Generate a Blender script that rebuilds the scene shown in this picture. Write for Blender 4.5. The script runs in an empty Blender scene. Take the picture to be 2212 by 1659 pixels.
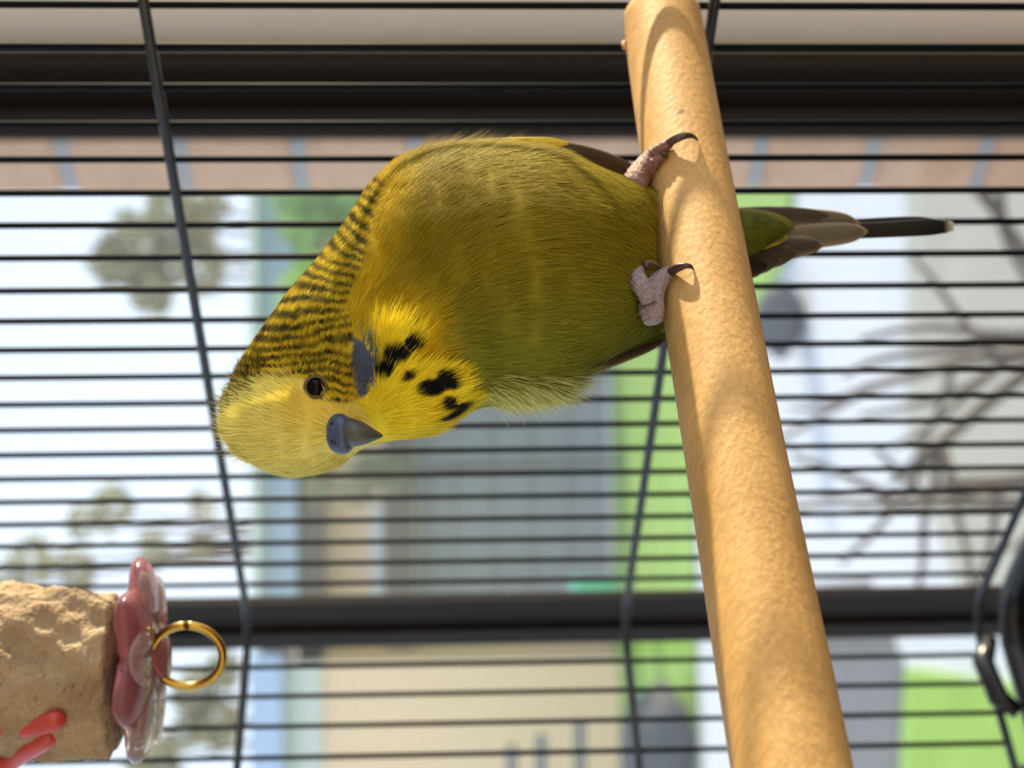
import bpy, bmesh, math, random
import numpy as np
from mathutils import Vector, Matrix
random.seed(7); rng = np.random.default_rng(7)
SC = bpy.context.scene
COL = SC.collection

# ------------------------------------------------------------------ camera (photo is held on its side: world up = picture left)
FPX, PITCH, ROLL = 3416.6, .0476, -.0091
F = np.array([0, math.cos(PITCH), -math.sin(PITCH)])
U = np.array([0, math.sin(PITCH), math.cos(PITCH)])
R = np.array([1., 0, 0])
R, U = math.cos(ROLL)*R + math.sin(ROLL)*U, -math.sin(ROLL)*R + math.cos(ROLL)*U
cam_d = bpy.data.cameras.new('camera')
cam = bpy.data.objects.new('camera', cam_d); COL.objects.link(cam)
m = Matrix.Identity(4)
for i in range(3):
    m[i][0], m[i][1], m[i][2] = -U[i], R[i], -F[i]
cam.matrix_world = m
cam_d.sensor_width = 36; cam_d.lens = FPX/2212*36
cam_d.clip_start = .02; cam_d.clip_end = 300
cam_d.dof.use_dof = True; cam_d.dof.focus_distance = .318; cam_d.dof.aperture_fstop = 16
SC.camera = cam
# ------------------------------------------------------------------ sky, sun, exposure
w = bpy.data.worlds.new('sky'); SC.world = w; w.use_nodes = True
bg = w.node_tree.nodes['Background']
bg.inputs[0].default_value = (.74, .86, 1.0, 1); bg.inputs[1].default_value = 2.0
sl = bpy.data.lights.new('sun', 'SUN'); sl.energy = 10.5; sl.angle = .018; sl.color = (1, .85, .58)
sun = bpy.data.objects.new('sun', sl); COL.objects.link(sun)
sun.rotation_euler = Vector((-.865, -.50, -.215)).to_track_quat('-Z', 'Y').to_euler()
SC.view_settings.view_transform = 'Standard'; SC.view_settings.look = 'None'
SC.view_settings.exposure = 0; SC.view_settings.gamma = 1; SC.view_settings.use_curve_mapping = False

# ------------------------------------------------------------------ helpers
TH = .8374
A = np.array([-math.cos(TH), math.sin(TH), 0]); P = np.array([math.sin(TH), math.cos(TH), 0]); Z = np.array([0, 0, 1.])
CORNER = np.array([-.0916, .6124, 0])
def ray(px, py):
    d = F*FPX + U*(1106-px) + R*(829.5-py); return d/d[1]
def at(px, py, Y): return ray(px, py)*Y
def project(Q):
    d = Q@F; return 1106-FPX*(Q@U)/d, 829.5-FPX*(Q@R)/d
def onplane(px, py, P0, N):
    r = ray(px, py); return r*((P0@N)/(r@N))
def srgb(r, g, b):
    f = lambda c: (c/255/12.92 if c <= 10 else ((c/255+.055)/1.055)**2.4)
    return (f(r), f(g), f(b))
def tag(o, label=None, cat=None, group=None, kind=None):
    if label: o['label'] = label
    if cat: o['category'] = cat
    if group: o['group'] = group
    if kind: o['kind'] = kind
    return o
def empty(name, loc=(0, 0, 0)):
    o = bpy.data.objects.new(name, None); o.location = loc; o.empty_display_size = .02; COL.objects.link(o); return o
def link(name, me, parent=None, mat=None, smooth=False):
    o = bpy.data.objects.new(name, me); COL.objects.link(o)
    if mat and not me.materials: me.materials.append(mat)
    if parent:
        o.parent = parent
        loc = Vector((0, 0, 0)); q = parent
        while q: loc += q.location; q = q.parent
        o.location = -loc
    if smooth:
        me.polygons.foreach_set('use_smooth', [True]*len(me.polygons))
    return o
def mesh(name, vs, fs, parent=None, mat=None, smooth=False):
    me = bpy.data.meshes.new(name); me.from_pydata([tuple(v) for v in vs], [], [tuple(f) for f in fs]); me.update()
    bm = bmesh.new(); bm.from_mesh(me); bmesh.ops.recalc_face_normals(bm, faces=bm.faces); bm.to_mesh(me); bm.free()
    return link(name, me, parent, mat, smooth)
def box_vf(o, ax, ay, az, vs, fs):
    b = len(vs)
    for k in range(8):
        vs.append(o + (ax if k & 1 else 0*ax) + (ay if k & 2 else 0*ay) + (az if k & 4 else 0*az))
    for f in ((0,1,3,2),(4,6,7,5),(0,4,5,1),(2,3,7,6),(0,2,6,4),(1,5,7,3)): fs.append(tuple(b+i for i in f))
def box(name, o, ax, ay, az, parent=None, mat=None, bevel=0):
    vs, fs = [], []; box_vf(np.array(o, float), np.array(ax, float), np.array(ay, float), np.array(az, float), vs, fs)
    ob = mesh(name, vs, fs, parent, mat)
    if bevel:
        bm = bmesh.new(); bm.from_mesh(ob.data)
        bmesh.ops.bevel(bm, geom=bm.edges[:], offset=bevel, segments=2, affect='EDGES'); bm.to_mesh(ob.data); bm.free()
    return ob
def bx(name, x0, x1, y0, y1, z0, z1, parent=None, mat=None, bevel=0):
    return box(name, (x0, y0, z0), (x1-x0, 0, 0), (0, y1-y0, 0), (0, 0, z1-z0), parent, mat, bevel)
def tube_vf(pts, rad, seg, vs, fs, cap=True, flat=None):
    pts = [np.array(q, float) for q in pts]; n = len(pts); b = len(vs)
    if not hasattr(rad, '__len__'): rad = [rad]*n
    ref = None
    for i in range(n):
        t = pts[min(i+1, n-1)]-pts[max(i-1, 0)]; t /= np.linalg.norm(t)+1e-12
        if ref is None:
            ref = np.cross(t, (0, 0, 1.)) if abs(t[2]) < .9 else np.cross(t, (1., 0, 0))
        ref = ref - t*(ref@t); ref /= np.linalg.norm(ref)
        bi = np.cross(t, ref)
        for k in range(seg):
            an = 2*math.pi*k/seg
            vs.append(pts[i] + rad[i]*(math.cos(an)*ref + math.sin(an)*bi))
    for i in range(n-1):
        for k in range(seg):
            k2 = (k+1) % seg
            fs.append((b+i*seg+k, b+i*seg+k2, b+(i+1)*seg+k2, b+(i+1)*seg+k))
    if cap:
        fs.append(tuple(b+k for k in range(seg))[::-1]); fs.append(tuple(b+(n-1)*seg+k for k in range(seg)))
def tube(name, pts, rad, seg=10, parent=None, mat=None):
    vs, fs = [], []; tube_vf(pts, rad, seg, vs, fs); return mesh(name, vs, fs, parent, mat, True)
def catmull(K, n):
    K = np.array(K, float); out = []
    for u in np.linspace(0, len(K)-1, n):
        i = min(int(u), len(K)-2); t = u-i
        p0, p1, p2, p3 = K[max(i-1, 0)], K[i], K[i+1], K[min(i+2, len(K)-1)]
        out.append(.5*((2*p1)+(-p0+p2)*t+(2*p0-5*p1+4*p2-p3)*t*t+(-p0+3*p1-3*p2+p3)*t**3))
    return np.array(out)
# materials
def mat(name, col, rough=.6, metal=0, spec=.5, noise=None, bump=None, col2=None, **kw):
    """plain principled material; noise=(scale, amount) mixes towards col2; bump=(scale, strength, distance)"""
    M = bpy.data.materials.new(name); M.use_nodes = True; nt = M.node_tree; b = nt.nodes['Principled BSDF']
    b.inputs['Base Color'].default_value = (*col, 1); b.inputs['Roughness'].default_value = rough
    b.inputs['Metallic'].default_value = metal; b.inputs['Specular IOR Level'].default_value = spec
    for k, v in kw.items(): b.inputs[k.replace('_', ' ')].default_value = v
    if noise or bump:
        tc = nt.nodes.new('ShaderNodeTexCoord')
    if noise:
        nz = nt.nodes.new('ShaderNodeTexNoise'); nz.inputs['Scale'].default_value = noise[0]; nz.inputs['Detail'].default_value = 5
        mp = nt.nodes.new('ShaderNodeMapping'); nt.links.new(tc.outputs['Object'], mp.inputs[0]); nt.links.new(mp.outputs[0], nz.inputs[0])
        if len(noise) > 2: mp.inputs['Scale'].default_value = noise[2]
        rp = nt.nodes.new('ShaderNodeValToRGB'); rp.color_ramp.elements[0].position = .5-noise[1]; rp.color_ramp.elements[1].position = .5+noise[1]
        rp.color_ramp.elements[0].color = (*col, 1); rp.color_ramp.elements[1].color = (*(col2 or col), 1)
        nt.links.new(nz.outputs[0], rp.inputs[0]); nt.links.new(rp.outputs[0], b.inputs['Base Color'])
    if bump:
        n2 = nt.nodes.new('ShaderNodeTexNoise'); n2.inputs['Scale'].default_value = bump[0]; n2.inputs['Detail'].default_value = 4
        nt.links.new(tc.outputs['Object'], n2.inputs[0])
        bp = nt.nodes.new('ShaderNodeBump'); bp.inputs['Strength'].default_value = bump[1]; bp.inputs['Distance'].default_value = bump[2]
        nt.links.new(n2.outputs[0], bp.inputs['Height']); nt.links.new(bp.outputs[0], b.inputs['Normal'])
    return M
M = {}
M['wire'] = mat('black_enamel', (.006, .008, .011), .6, spec=.05)
M['wire2'] = mat('black_enamel_gloss', (.014, .020, .030), .3, spec=.5)
M['tray'] = mat('black_plastic', (.01, .011, .015), .3)
M['frame'] = mat('dark_window_paint', (.016, .012, .010), .5, spec=.15)
M['plaster'] = mat('white_plaster', (.62, .60, .57), .7, bump=(180, .15, .001))
M['roomwall'] = mat('warm_room_paint', (.60, .55, .46), .8)
M['brick'] = mat('tan_brick', srgb(250, 202, 160), .85, noise=(60, .25), col2=srgb(222, 176, 138), bump=(140, .5, .002))
M['mortar'] = mat('grey_mortar', srgb(186, 190, 192), .9, bump=(200, .5, .001))
M['concrete'] = mat('pale_concrete', srgb(206, 210, 218), .85, noise=(1.5, .3), col2=srgb(196, 200, 208))
M['aggregate'] = mat('beige_aggregate', srgb(176, 176, 168), .9, noise=(3, .3), col2=srgb(160, 160, 150))
M['drive_shade'] = mat('painted_drive_shade', srgb(110, 112, 115), .9, noise=(9, .3), col2=srgb(98, 100, 103))  # grey of the shaded driveway, put into the colour
M['lawn'] = mat('lawn_green', srgb(146, 182, 78), .9, noise=(3, .25), col2=srgb(126, 166, 62))
M['stone'] = mat('dark_stone', srgb(84, 84, 86), .85, noise=(6, .3), col2=srgb(66, 66, 68), bump=(14, .5, .03))

# ------------------------------------------------------------------ room around the window
W0 = np.array([.157, .96, 0])                     # where the right sash meets the brick reveal
def Wp(t, o, z): return W0 - P*t + A*o + Z*z      # t along the window to the left, o outwards
def t_at(py, o=0.):
    k = (829.5-py)/FPX; q = W0 + A*o
    return (q[0]-k*q[1])/(P[0]-k*P[1])
def wbox(name, t0, t1, o0, o1, z0, z1, parent=None, mt=None, bevel=0):
    return box(name, Wp(t0, o0, z0), -P*(t1-t0), A*(o1-o0), Z*(z1-z0), parent, mt, bevel)
ZS, ZH = -.47, .75                                # sill and head heights
tj0, tj1 = t_at(104), t_at(266)
tm0, tm1 = t_at(1296), t_at(1398)
TL = 1.15
FLOOR = -1.25; CEIL = 1.35
floor = bx('floor', -3.2, 3.2, -3.4, 4.5, FLOOR-.1, FLOOR, None, mat('oak_floor', srgb(150, 112, 74), .5, noise=(4, .3), col2=srgb(126, 90, 56))); tag(floor, kind='structure')
# clip the floor to the inside of the window wall
bm = bmesh.new(); bm.from_mesh(floor.data)
g = bm.verts[:]+bm.edges[:]+bm.faces[:]
bmesh.ops.bisect_plane(bm, geom=g, plane_co=Wp(0, 0, 0), plane_no=A, clear_outer=True)
bmesh.ops.holes_fill(bm, edges=bm.edges); bm.to_mesh(floor.data); bm.free()
# wall with a rounded plaster return towards the window frame
prof = [(-2.6, -.045)]
rr = .030
cx, cy = tj0+.002-rr, -.045+rr
for k in range(9):
    an = math.pi/2*k/8; prof.append((cx+rr*math.sin(an), cy-rr*math.cos(an)))
prof += [(tj0+.002, .036), (-2.6, .036)]
def extrude_prof(name, prof, z0, z1, mt, smooth=False):
    n = len(prof); vs = [Wp(t, o, z0) for t, o in prof]+[Wp(t, o, z1) for t, o in prof]
    fs = [(i, (i+1) % n, n+(i+1) % n, n+i) for i in range(n)]+[tuple(range(n))[::-1], tuple(range(n, 2*n))]
    return mesh(name, vs, fs, None, mt)
tag(extrude_prof('wall_right', prof, FLOOR, CEIL, M['plaster']), kind='structure')
tag(wbox('wall_left', TL+.03, TL+1.6, -.045, .10, FLOOR, CEIL, None, M['plaster']), kind='structure')
tag(wbox('wall_below', tj0, TL+.03, -.045, .10, FLOOR, ZS-.03, None, M['plaster']), kind='structure')
tag(wbox('wall_above', tj0, TL+.03, -.045, .10, ZH+.03, CEIL, None, M['plaster']), kind='structure')
tag(bx('wall_rear', -3.2, 2.2, -2.6, -2.5, FLOOR, CEIL, None, M['roomwall']), kind='structure')
cl = tag(bx('ceiling', -3.2, 2.4, -2.6, 3.2, CEIL, CEIL+.1, None, M['roomwall']), kind='structure')
bm = bmesh.new(); bm.from_mesh(cl.data)
bmesh.ops.bisect_plane(bm, geom=bm.verts[:]+bm.edges[:]+bm.faces[:], plane_co=Wp(0, 0, 0), plane_no=A, clear_outer=True)
bmesh.ops.holes_fill(bm, edges=bm.edges); bm.to_mesh(cl.data); bm.free()
# windows: frame, sash members, screen, pane
win1 = tag(empty('window_1', Wp(0, 0, ZS)), kind='structure')
DP = .036
wbox('jamb', tj0-.02, t_at(186, .012), .0, DP, ZS-.03, ZH+.03, win1, M['frame'], .003)
wbox('jamb_stop', t_at(186)-.01, t_at(240, .024), .010, DP, ZS-.02, ZH+.02, win1, M['frame'], .003)
wbox('sash_stile', t_at(236)-.01, t_at(268, DP), .020, DP, ZS-.02, ZH+.02, win1, M['frame'], .005)
wbox('mullion', tm0, t_at(1374, DP), .0, DP, ZS-.03, ZH+.03, win1, M['frame'], .004)
wbox('sill_rail', tj0, tm0, .0, DP, ZS-.03, ZS, win1, M['frame'], .003)
wbox('head_rail', tj0, tm0, .0, DP, ZH, ZH+.03, win1, M['frame'], .003)
win2 = tag(empty('window_2', Wp(tm1, 0, ZS)), kind='structure')
wbox('sash_stile', t_at(1374, DP)-.001, t_at(1400, DP), .018, DP, ZS-.02, ZH+.02, win2, M['frame'], .003)
wbox('jamb', TL, TL+.04, .0, DP, ZS-.03, ZH+.03, win2, M['frame'], .003)
wbox('sill_rail', tm1, TL, .0, DP, ZS-.03, ZS, win2, M['frame'], .003)
wbox('head_rail', tm1, TL, .0, DP, ZH, ZH+.03, win2, M['frame'], .003)
G = bpy.data.materials.new('clear_pane'); G.use_nodes = True; nt = G.node_tree; nt.nodes.remove(nt.nodes['Principled BSDF'])
tr = nt.nodes.new('ShaderNodeBsdfTransparent'); gl = nt.nodes.new('ShaderNodeBsdfGlossy'); gl.inputs['Roughness'].default_value = .01
mx = nt.nodes.new('ShaderNodeMixShader'); mx.inputs[0].default_value = .03
nt.links.new(tr.outputs[0], mx.inputs[1]); nt.links.new(gl.outputs[0], mx.inputs[2]); nt.links.new(mx.outputs[0], nt.nodes['Material Output'].inputs[0])
M['mesh'] = mat('screen_wire', (.10, .10, .11), .5)
for wn, t0, t1 in ((win1, t_at(268, DP)-.002, tm0+.002), (win2, t_at(1400, DP)-.002, TL+.002)):
    vs = [Wp(t0, .024, ZS), Wp(t1, .024, ZS), Wp(t1, .024, ZH), Wp(t0, .024, ZH)]
    mesh('pane', vs, [(0, 1, 2, 3)], wn, G)
    vs, fs = [], []; pt = .0016; ww = .00021
    n = int((t1-t0)/pt)
    for k in range(n): box_vf(Wp(t0+(k+.5)*pt, .031, ZS), -P*ww, A*ww, Z*(ZH-ZS), vs, fs)
    n = int((ZH-ZS)/pt)
    for k in range(n): box_vf(Wp(t0, .031, ZS+(k+.5)*pt), -P*(t1-t0), A*ww, Z*ww, vs, fs)
    o = mesh('insect_screen', vs, fs, wn, M['mesh']); o['kind'] = 'stuff'
# brick reveal, one brick a course
trim = tag(empty('trim_1', Wp(0, .08, FLOOR)), kind='structure')
tb = t_at(281, .045)
wbox('mortar_bed', tb-.22, tb-.004, .037, .098, FLOOR, CEIL, trim, M['mortar'])
bh = .0765
zc = 1.0; k = 0
vs0 = None
for k in range(24):
    z0 = -.90 + k*bh
    ln = .054 + rng.uniform(-.002, .002)
    b_ = wbox('brick', tb-.11, tb+rng.uniform(-.0012, .0012), .042, .045+ln, z0, z0+bh-.0105, trim, M['brick'], .0025)

# ------------------------------------------------------------------ outdoors
GZ = -1.74
def gp(px, py, lift=0):                                # a point of the ground seen at a pixel
    r = ray(px, py); return r*((GZ+lift)/r[2])
def ground(name, pts, z, mt, th=.05):
    n = len(pts); vs = [(x, y, z) for x, y in pts]+[(x, y, z-th) for x, y in pts]
    fs = [tuple(range(n)), tuple(range(n, 2*n))[::-1]]+[(i, (i+1) % n, n+(i+1) % n, n+i) for i in range(n)]
    return tag(mesh(name, vs, fs, None, mt), kind='structure')
ground('driveway', [(-40, 1.0), (-3, .6), (3, 3.4), (40, 3.5), (40, 60), (-40, 60)], GZ, M['concrete'], .2)
ground('lawn', [(-9, 15.4), (-9, 10.6), (-.35, 10.6), (.25, 9.2), (.62, 7.6), (9, 7.2), (9, 15.4)], GZ+.03, M['lawn'])
ground('lawn_patch', [(-4.5, 3.2), (-.75, 3.4), (-1.06, 5.75), (-4.5, 6.4)], GZ+.03, M['lawn'])
ground('aggregate_path', [(-.6, 2.9), (6, 3.9), (6, 5.7), (-.2, 5.75), (-.7, 5.2)], GZ+.012, M['aggregate'], .02)
ground('driveway_shade', [(-4.5, 6.5), (-1.05, 5.85), (-.8, 6.3), (-.95, 7.3), (-4.5, 7.6)], GZ+.012, M['drive_shade'], .02)  # thin grey sheet standing in for shade lying on the driveway
def boulder(px, py, r, label):
    c = gp(px, py); bmm = bmesh.new(); bmesh.ops.create_icosphere(bmm, subdivisions=3, radius=1)
    ph = rng.uniform(0, 6, 3)
    for v in bmm.verts:
        d = 1+.16*math.sin(2.3*v.co.x+ph[0])*math.cos(3.1*v.co.y+ph[1])+.08*math.sin(6*v.co.z+ph[2])
        v.co = Vector((v.co.x*r*1.15*d, v.co.y*r*.9*d, v.co.z*r*.75*d))+Vector((c[0], c[1], GZ+.03+r*.55))
    me = bpy.data.meshes.new('boulder'); bmm.to_mesh(me); bmm.free()
    tag(link('boulder', me, None, M['stone'], True), label, 'boulder', 'dark garden boulders')
boulder(1735, 688, .15, 'small dark rounded boulder at the lawn edge beside the concrete')
boulder(1500, 1600, .36, 'large dark boulder on the lawn in front of the peach wall')
# house across the drive
D = 16.
H = tag(empty('garage_house', (-2, D, GZ)), 'low house with peach walls, grey garage door and pale blue fascia', 'house')
M['peach'] = mat('peach_render', srgb(255, 220, 184), .85, noise=(5, .3), col2=srgb(255, 213, 175))
M['doorgrey'] = mat('grey_door_paint', srgb(146, 147, 152), .6)
M['fascia'] = mat('pale_blue_paint', srgb(186, 202, 232), .6)
M['white'] = mat('white_trim', srgb(226, 228, 222), .6)
M['eave'] = mat('brown_timber', srgb(112, 98, 86), .8)
X = lambda py, d=D: (829.5-py)/FPX*d
Zp = lambda px, d=D: (943-px)/FPX*d
bx('wall', -8, -2.62, D-1, D+3, GZ, Zp(690, 15), H, M['peach'])
bx('wall', -2.62, 2.6, D+.1, D+3, GZ, Zp(640), H, M['peach'])
zt = Zp(900)
for k in range(5):
    h = (zt-GZ)/5
    bx('garage_door_panel', -2.45, 1.1, D+.02, D+.12, GZ+k*h+.008, GZ+(k+1)*h-.008, H, M['doorgrey'], .01)
bx('door_trim', -2.58, -2.45, D-.02, D+.12, GZ, zt+.1, H, M['white'])
bx('door_trim', 1.1, 1.23, D-.02, D+.12, GZ, zt+.1, H, M['white'])
bx('door_header', -2.58, 1.23, D-.02, D+.12, zt, zt+.1, H, M['white'])
bx('timber_beam', -2.62, .2, D-.25, D+.1, Zp(893), Zp(828), H, M['eave'])
wn_ = bx('window', X(1285), X(1085), D-.05, D+.11, Zp(826), Zp(795), H, M['white'])
bx('eave_board', -8, 2.6, D-.5, D+.2, Zp(700), Zp(650), H, M['eave'])
bx('trim_board', -8, -2.62, D-1.05, D-.9, Zp(690, 15), Zp(612, 15), H, M['white'])
bx('fascia', -8, -2.5, D-1.3, D-1.1, Zp(612, 15), Zp(545, 15), H, M['fascia'])
bx('fascia', -2.5, 2.8, D-.7, D-.5, Zp(640, 15.4), Zp(548, 15.4), H, M['fascia'])
bx('roof', -8.2, 2.9, D-1.1, D+3.4, Zp(548, 15.4)-.1, Zp(548, 15.4)-.02, H, M['white'])
# apron of the garage
ground('apron', [(-2.5, 15.4), (1.2, 15.4), (1.2, 16), (-2.5, 16)], GZ+.02, M['white'], .04)
# rail fence in front of the peach wall
fn = tag(empty('rail_fence', (-4.2, 13, GZ)), 'grey rail fence standing before the peach wall', 'fence')
M['rail'] = mat('weathered_rail', srgb(96, 102, 118), .8)
for px in (1098, 1162, 1246): bx('rail', -6, X(1560+abs(px-1246)*.35, 13), 12.97, 13.03, Zp(px+11, 13), Zp(px-11, 13), fn, M['rail'])
for x in (-3.62, -4.6, -5.6): bx('post', x-.05, x+.05, 13.03, 13.12, GZ, Zp(1080, 13), fn, M['rail'])
# turquoise pail
pl = tag(empty('pail', (X(1262, 15), 15, GZ+.03)), 'turquoise plastic pail by the garage door', 'pail')
M['aqua'] = mat('aqua_plastic', srgb(130, 250, 225), .4)
c = np.array([X(1268, 15.1), 15.1, GZ+.03])
prof = [(.0, 0), (.075, 0), (.105, .40), (.118, .405), (.118, .43), (.098, .43), (.07, .02), (0, .02)]
vs, fs = [], []
for r_, z_ in prof:
    for k in range(20): vs.append(c+np.array([r_*math.cos(k*math.pi/10), r_*math.sin(k*math.pi/10), z_]))
for i in range(len(prof)-1):
    for k in range(20): fs.append((i*20+k, i*20+(k+1) % 20, (i+1)*20+(k+1) % 20, (i+1)*20+k))
mesh('bucket', vs, fs, pl, M['aqua'], True)
tube('handle', [c+np.array([.115*math.cos(t), 0, .41+.06*math.sin(t)]) for t in np.linspace(0, math.pi, 13)], .008, 6, pl, M['white'])
# trees and hedge
def leafm(name, c1, c2):
    return mat(name, c1, .7, noise=(3, .2), col2=c2)
M['bark'] = mat('grey_bark', srgb(96, 84, 72), .9, bump=(12, .6, .02))
M['olive'] = leafm('olive_leaves', srgb(168, 162, 118), srgb(142, 140, 96))
M['green'] = leafm('green_leaves', srgb(170, 200, 116), srgb(146, 180, 92))
M['bright'] = leafm('bright_leaves', srgb(186, 216, 112), srgb(160, 196, 86))
def foliage(blobs, n, size, mt, parent):
    vs, fs = [], []
    wts = np.array([b[3]**2 for b in blobs]); wts /= wts.sum()
    for _ in range(n):
        bl = blobs[rng.choice(len(blobs), p=wts)]
        d = rng.normal(size=3); d /= np.linalg.norm(d); rad = bl[3]*rng.uniform(.35, 1)**.5
        q = np.array(bl[:3])+d*rad*np.array([1, 1, .85])
        u = rng.normal(size=3); u /= np.linalg.norm(u); v = np.cross(u, rng.normal(size=3)); v /= np.linalg.norm(v)
        s = size*rng.uniform(.6, 1.3); b = len(vs)
        vs += [q-u*s, q+v*s*.45+u*.1*s, q+u*s, q-v*s*.45+u*.1*s]; fs.append((b, b+1, b+2, b+3))
    me = bpy.data.meshes.new('foliage'); me.from_pydata([tuple(v) for v in vs], [], fs)
    o = link('foliage', me, parent, mt); o['kind'] = 'stuff'; return o
def tree(blobs, base, n, size, mt, label, group, cat='tree', r0=.12):
    t = tag(empty(cat.replace(' ', '_'), tuple(base)), label, cat, group)
    foliage(blobs, n, size, mt, t)
    vs, fs = [], []
    base = np.array(base)
    for b in blobs:
        q = np.array(b[:3]); mid = base*.4+q*.6; mid[2] = base[2]+(q[2]-base[2])*.55; mid[:2] = base[:2]*.8+q[:2]*.2
        tube_vf([base, mid, q], [r0, r0*.6, r0*.15], 6, vs, fs)
    mesh('trunk', vs, fs, t, M['bark'], True)
    return t
def blob(px, py, d, rpx): q = at(px, py, d); return (q[0], q[1], q[2], rpx/FPX*d)
d = 22
tree([blob(290, 540, d, 85), blob(330, 620, d, 60), blob(380, 480, d, 80), blob(430, 560, d, 80), blob(460, 450, d, 50), blob(240, 570, d, 55)], (1.75, d, GZ), 1150, .13, M['olive'], 'round olive-leaved tree rising above the bright hedge', 'garden trees')
d = 24
tree([blob(240, 1100, d, 55), blob(180, 1130, d, 40), blob(330, 1190, d, 45), blob(430, 1180, d, 40), blob(70, 1220, d, 60), blob(160, 1240, d, 55), blob(20, 1260, d, 50), blob(440, 1090, d, 35)], (-2.4, d, GZ), 700, .12, M['olive'], 'thin airy tree with gaps of sky above the garage roof', 'garden trees')
d = 23
tree([blob(420, 1500, d, 55), blob(470, 1560, d, 60), blob(400, 1580, d, 40), blob(480, 1450, d, 45), blob(330, 1660, d, 70)], (-4.7, d, GZ), 900, .12, M['olive'], 'olive-leaved tree behind the peach wing roof', 'garden trees')
d = 14.5
for i, (py, pt_, d) in enumerate(((420, 580, 14.5), (650, 600, 12.7))):
    q = at(700, py, d)
    tree([blob(pt_+80, py-20, d, 80), blob(pt_+80, py+50, d, 70), blob(pt_+210, py-25, d, 95), blob(pt_+210, py+40, d, 95), blob(pt_+350, py, d, 95), blob(pt_+480, py, d, 95)], (q[0], d, GZ), 2000, .11, M['bright' if i else 'green'], ['leafy mid-green hedge shrub below the olive tree', 'brighter yellow-green hedge shrub next to the garage'][i], 'hedge shrubs', 'hedge shrub', .04)
d = 14.3
tree([blob(800, 1010, d, 42), blob(770, 1050, d, 40), blob(850, 1030, d, 36), blob(690, 1050, d, 36)], (at(1000, 1000, d)[0], d, GZ), 420, .07, M['olive'], 'slim grey-green shrub trained against the garage door edge', None, 'shrub', .03)
# bare shrub just outside the window
bs = tag(empty('bare_shrub', (.05, 2.7, GZ)), 'leafless grey shrub with thin twigs outside over the concrete', 'shrub')
vs, fs = [], []
def twig(q, dr, ln, r, depth):
    pts = [q]; dr = dr/np.linalg.norm(dr)
    for _ in range(4):
        dr = dr+rng.normal(size=3)*.13; dr /= np.linalg.norm(dr); pts.append(pts[-1]+dr*ln/4)
    tube_vf(pts, [r, r*.9, r*.8, r*.7, r*.55], 5, vs, fs)
    if depth:
        for _ in range(3):
            k = rng.integers(2, 5); nd = dr+rng.normal(size=3)*np.array([.65, .35, .45]); twig(pts[k], nd, ln*rng.uniform(.5, .75), r*.6, depth-1)
for k in range(4):
    twig(np.array([.03+.03*k-.05, 2.72+.04*(k % 2), GZ]), np.array([rng.uniform(-.25, .2), .05, 1.]), .62, .026, 2)
mesh('branches', vs, fs, bs, M['bark'], True)

# ------------------------------------------------------------------ bird cage
cage = tag(empty('bird_cage', tuple(CORNER+Z*-.235)), 'black wire bird cage with upright bars standing by the window', 'bird cage')
ZB, ZT = -.2105, .216
b0 = [3, 98, 184, 266, 338, 410, 483, 555, 627, 693, 755.4, 816.7, 877.5, 930.6, 985, 1039, 1088, 1137, 1184, 1230, 1273]
resid = [-1, -2, -3, -2, 2, 6, 10, 9, 4, 2, 1, 1, 0, .5, 0, -1, -1, -2, -3, -4, -5]
SP = .0127
def bar_mesh():
    vs, fs = [], []; tube_vf([Z*ZB, Z*ZT], .00098, 10, vs, fs)
    me = bpy.data.meshes.new('cage_bar'); me.from_pydata([tuple(v) for v in vs], [], fs)
    me.polygons.foreach_set('use_smooth', [True]*len(me.polygons)); me.materials.append(M['wire']); return me
BAR = bar_mesh()
def add_bar(q):
    o = bpy.data.objects.new('cage_bar', BAR); COL.objects.link(o); o.parent = cage
    o.location = Vector(q)-cage.location
for i in range(-11, 21):
    sft = SP*(20-i)+.0274
    if 0 <= i < 21: sft += resid[i]*.00013*(1+(20-i)*.0)   # the bars are not quite evenly spaced
    add_bar(CORNER-A*sft)
for i in range(0, 24): add_bar(CORNER-P*(SP*i+.0191))
LA, LB = .425, .345
def corner_path(z, inset=.0021, rc=.016, la=LA, lb=LB):
    c0 = CORNER - A*inset - P*inset + Z*z
    pts = [c0-A*la, c0-A*(la*.5), c0-A*rc]
    for k in range(1, 6):
        an = math.pi/2*k/6
        pts.append(c0-A*(rc-rc*math.sin(an))-P*(rc-rc*math.cos(an)))
    pts += [c0-P*rc, c0-P*(lb*.5), c0-P*lb]
    return pts
for z, r_ in ((.0725, .0015), (-.0716, .0015), (-.2085, .0016), (.2145, .0016)):
    tube('cross_wire', corner_path(z), r_, 10, cage, M['wire2'])
# roof bars and base tray
for k in range(12):
    q = CORNER-A*(.03+.032*k)+Z*(ZT-.001); tube('roof_bar', [q-P*.002, q-P*(LB-.004)], .001, 8, cage, M['wire'])
tube('base_rim', corner_path(-.2235, -.002, .02), .0052, 12, cage, M['tray'])
box('base_tray', CORNER+Z*-.252+A*.008+P*.008, -A*(LA+.016), -P*(LB+.016), Z*.014, cage, M['tray'], .004)
box('side_skirt', CORNER+Z*-.240+A*.004-P*.01, -P*(LB-.01), -A*.006, Z*.022, cage, M['tray'], .002)
for sa in (.03, .41):
    for sp_ in (.03, .33): q = CORNER-A*sa-P*sp_; tube('foot_peg', [q+Z*-.239, q+Z*-.222], .004, 8, cage, M['tray'])
tube('roof_rim', [CORNER-A*LA-P*.002+Z*ZT, CORNER-A*LA-P*LB+Z*ZT, CORNER-A*(LA-.004)-P*LB+Z*ZT, CORNER-P*LB+Z*ZT], .0016, 8, cage, M['wire'])
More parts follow.
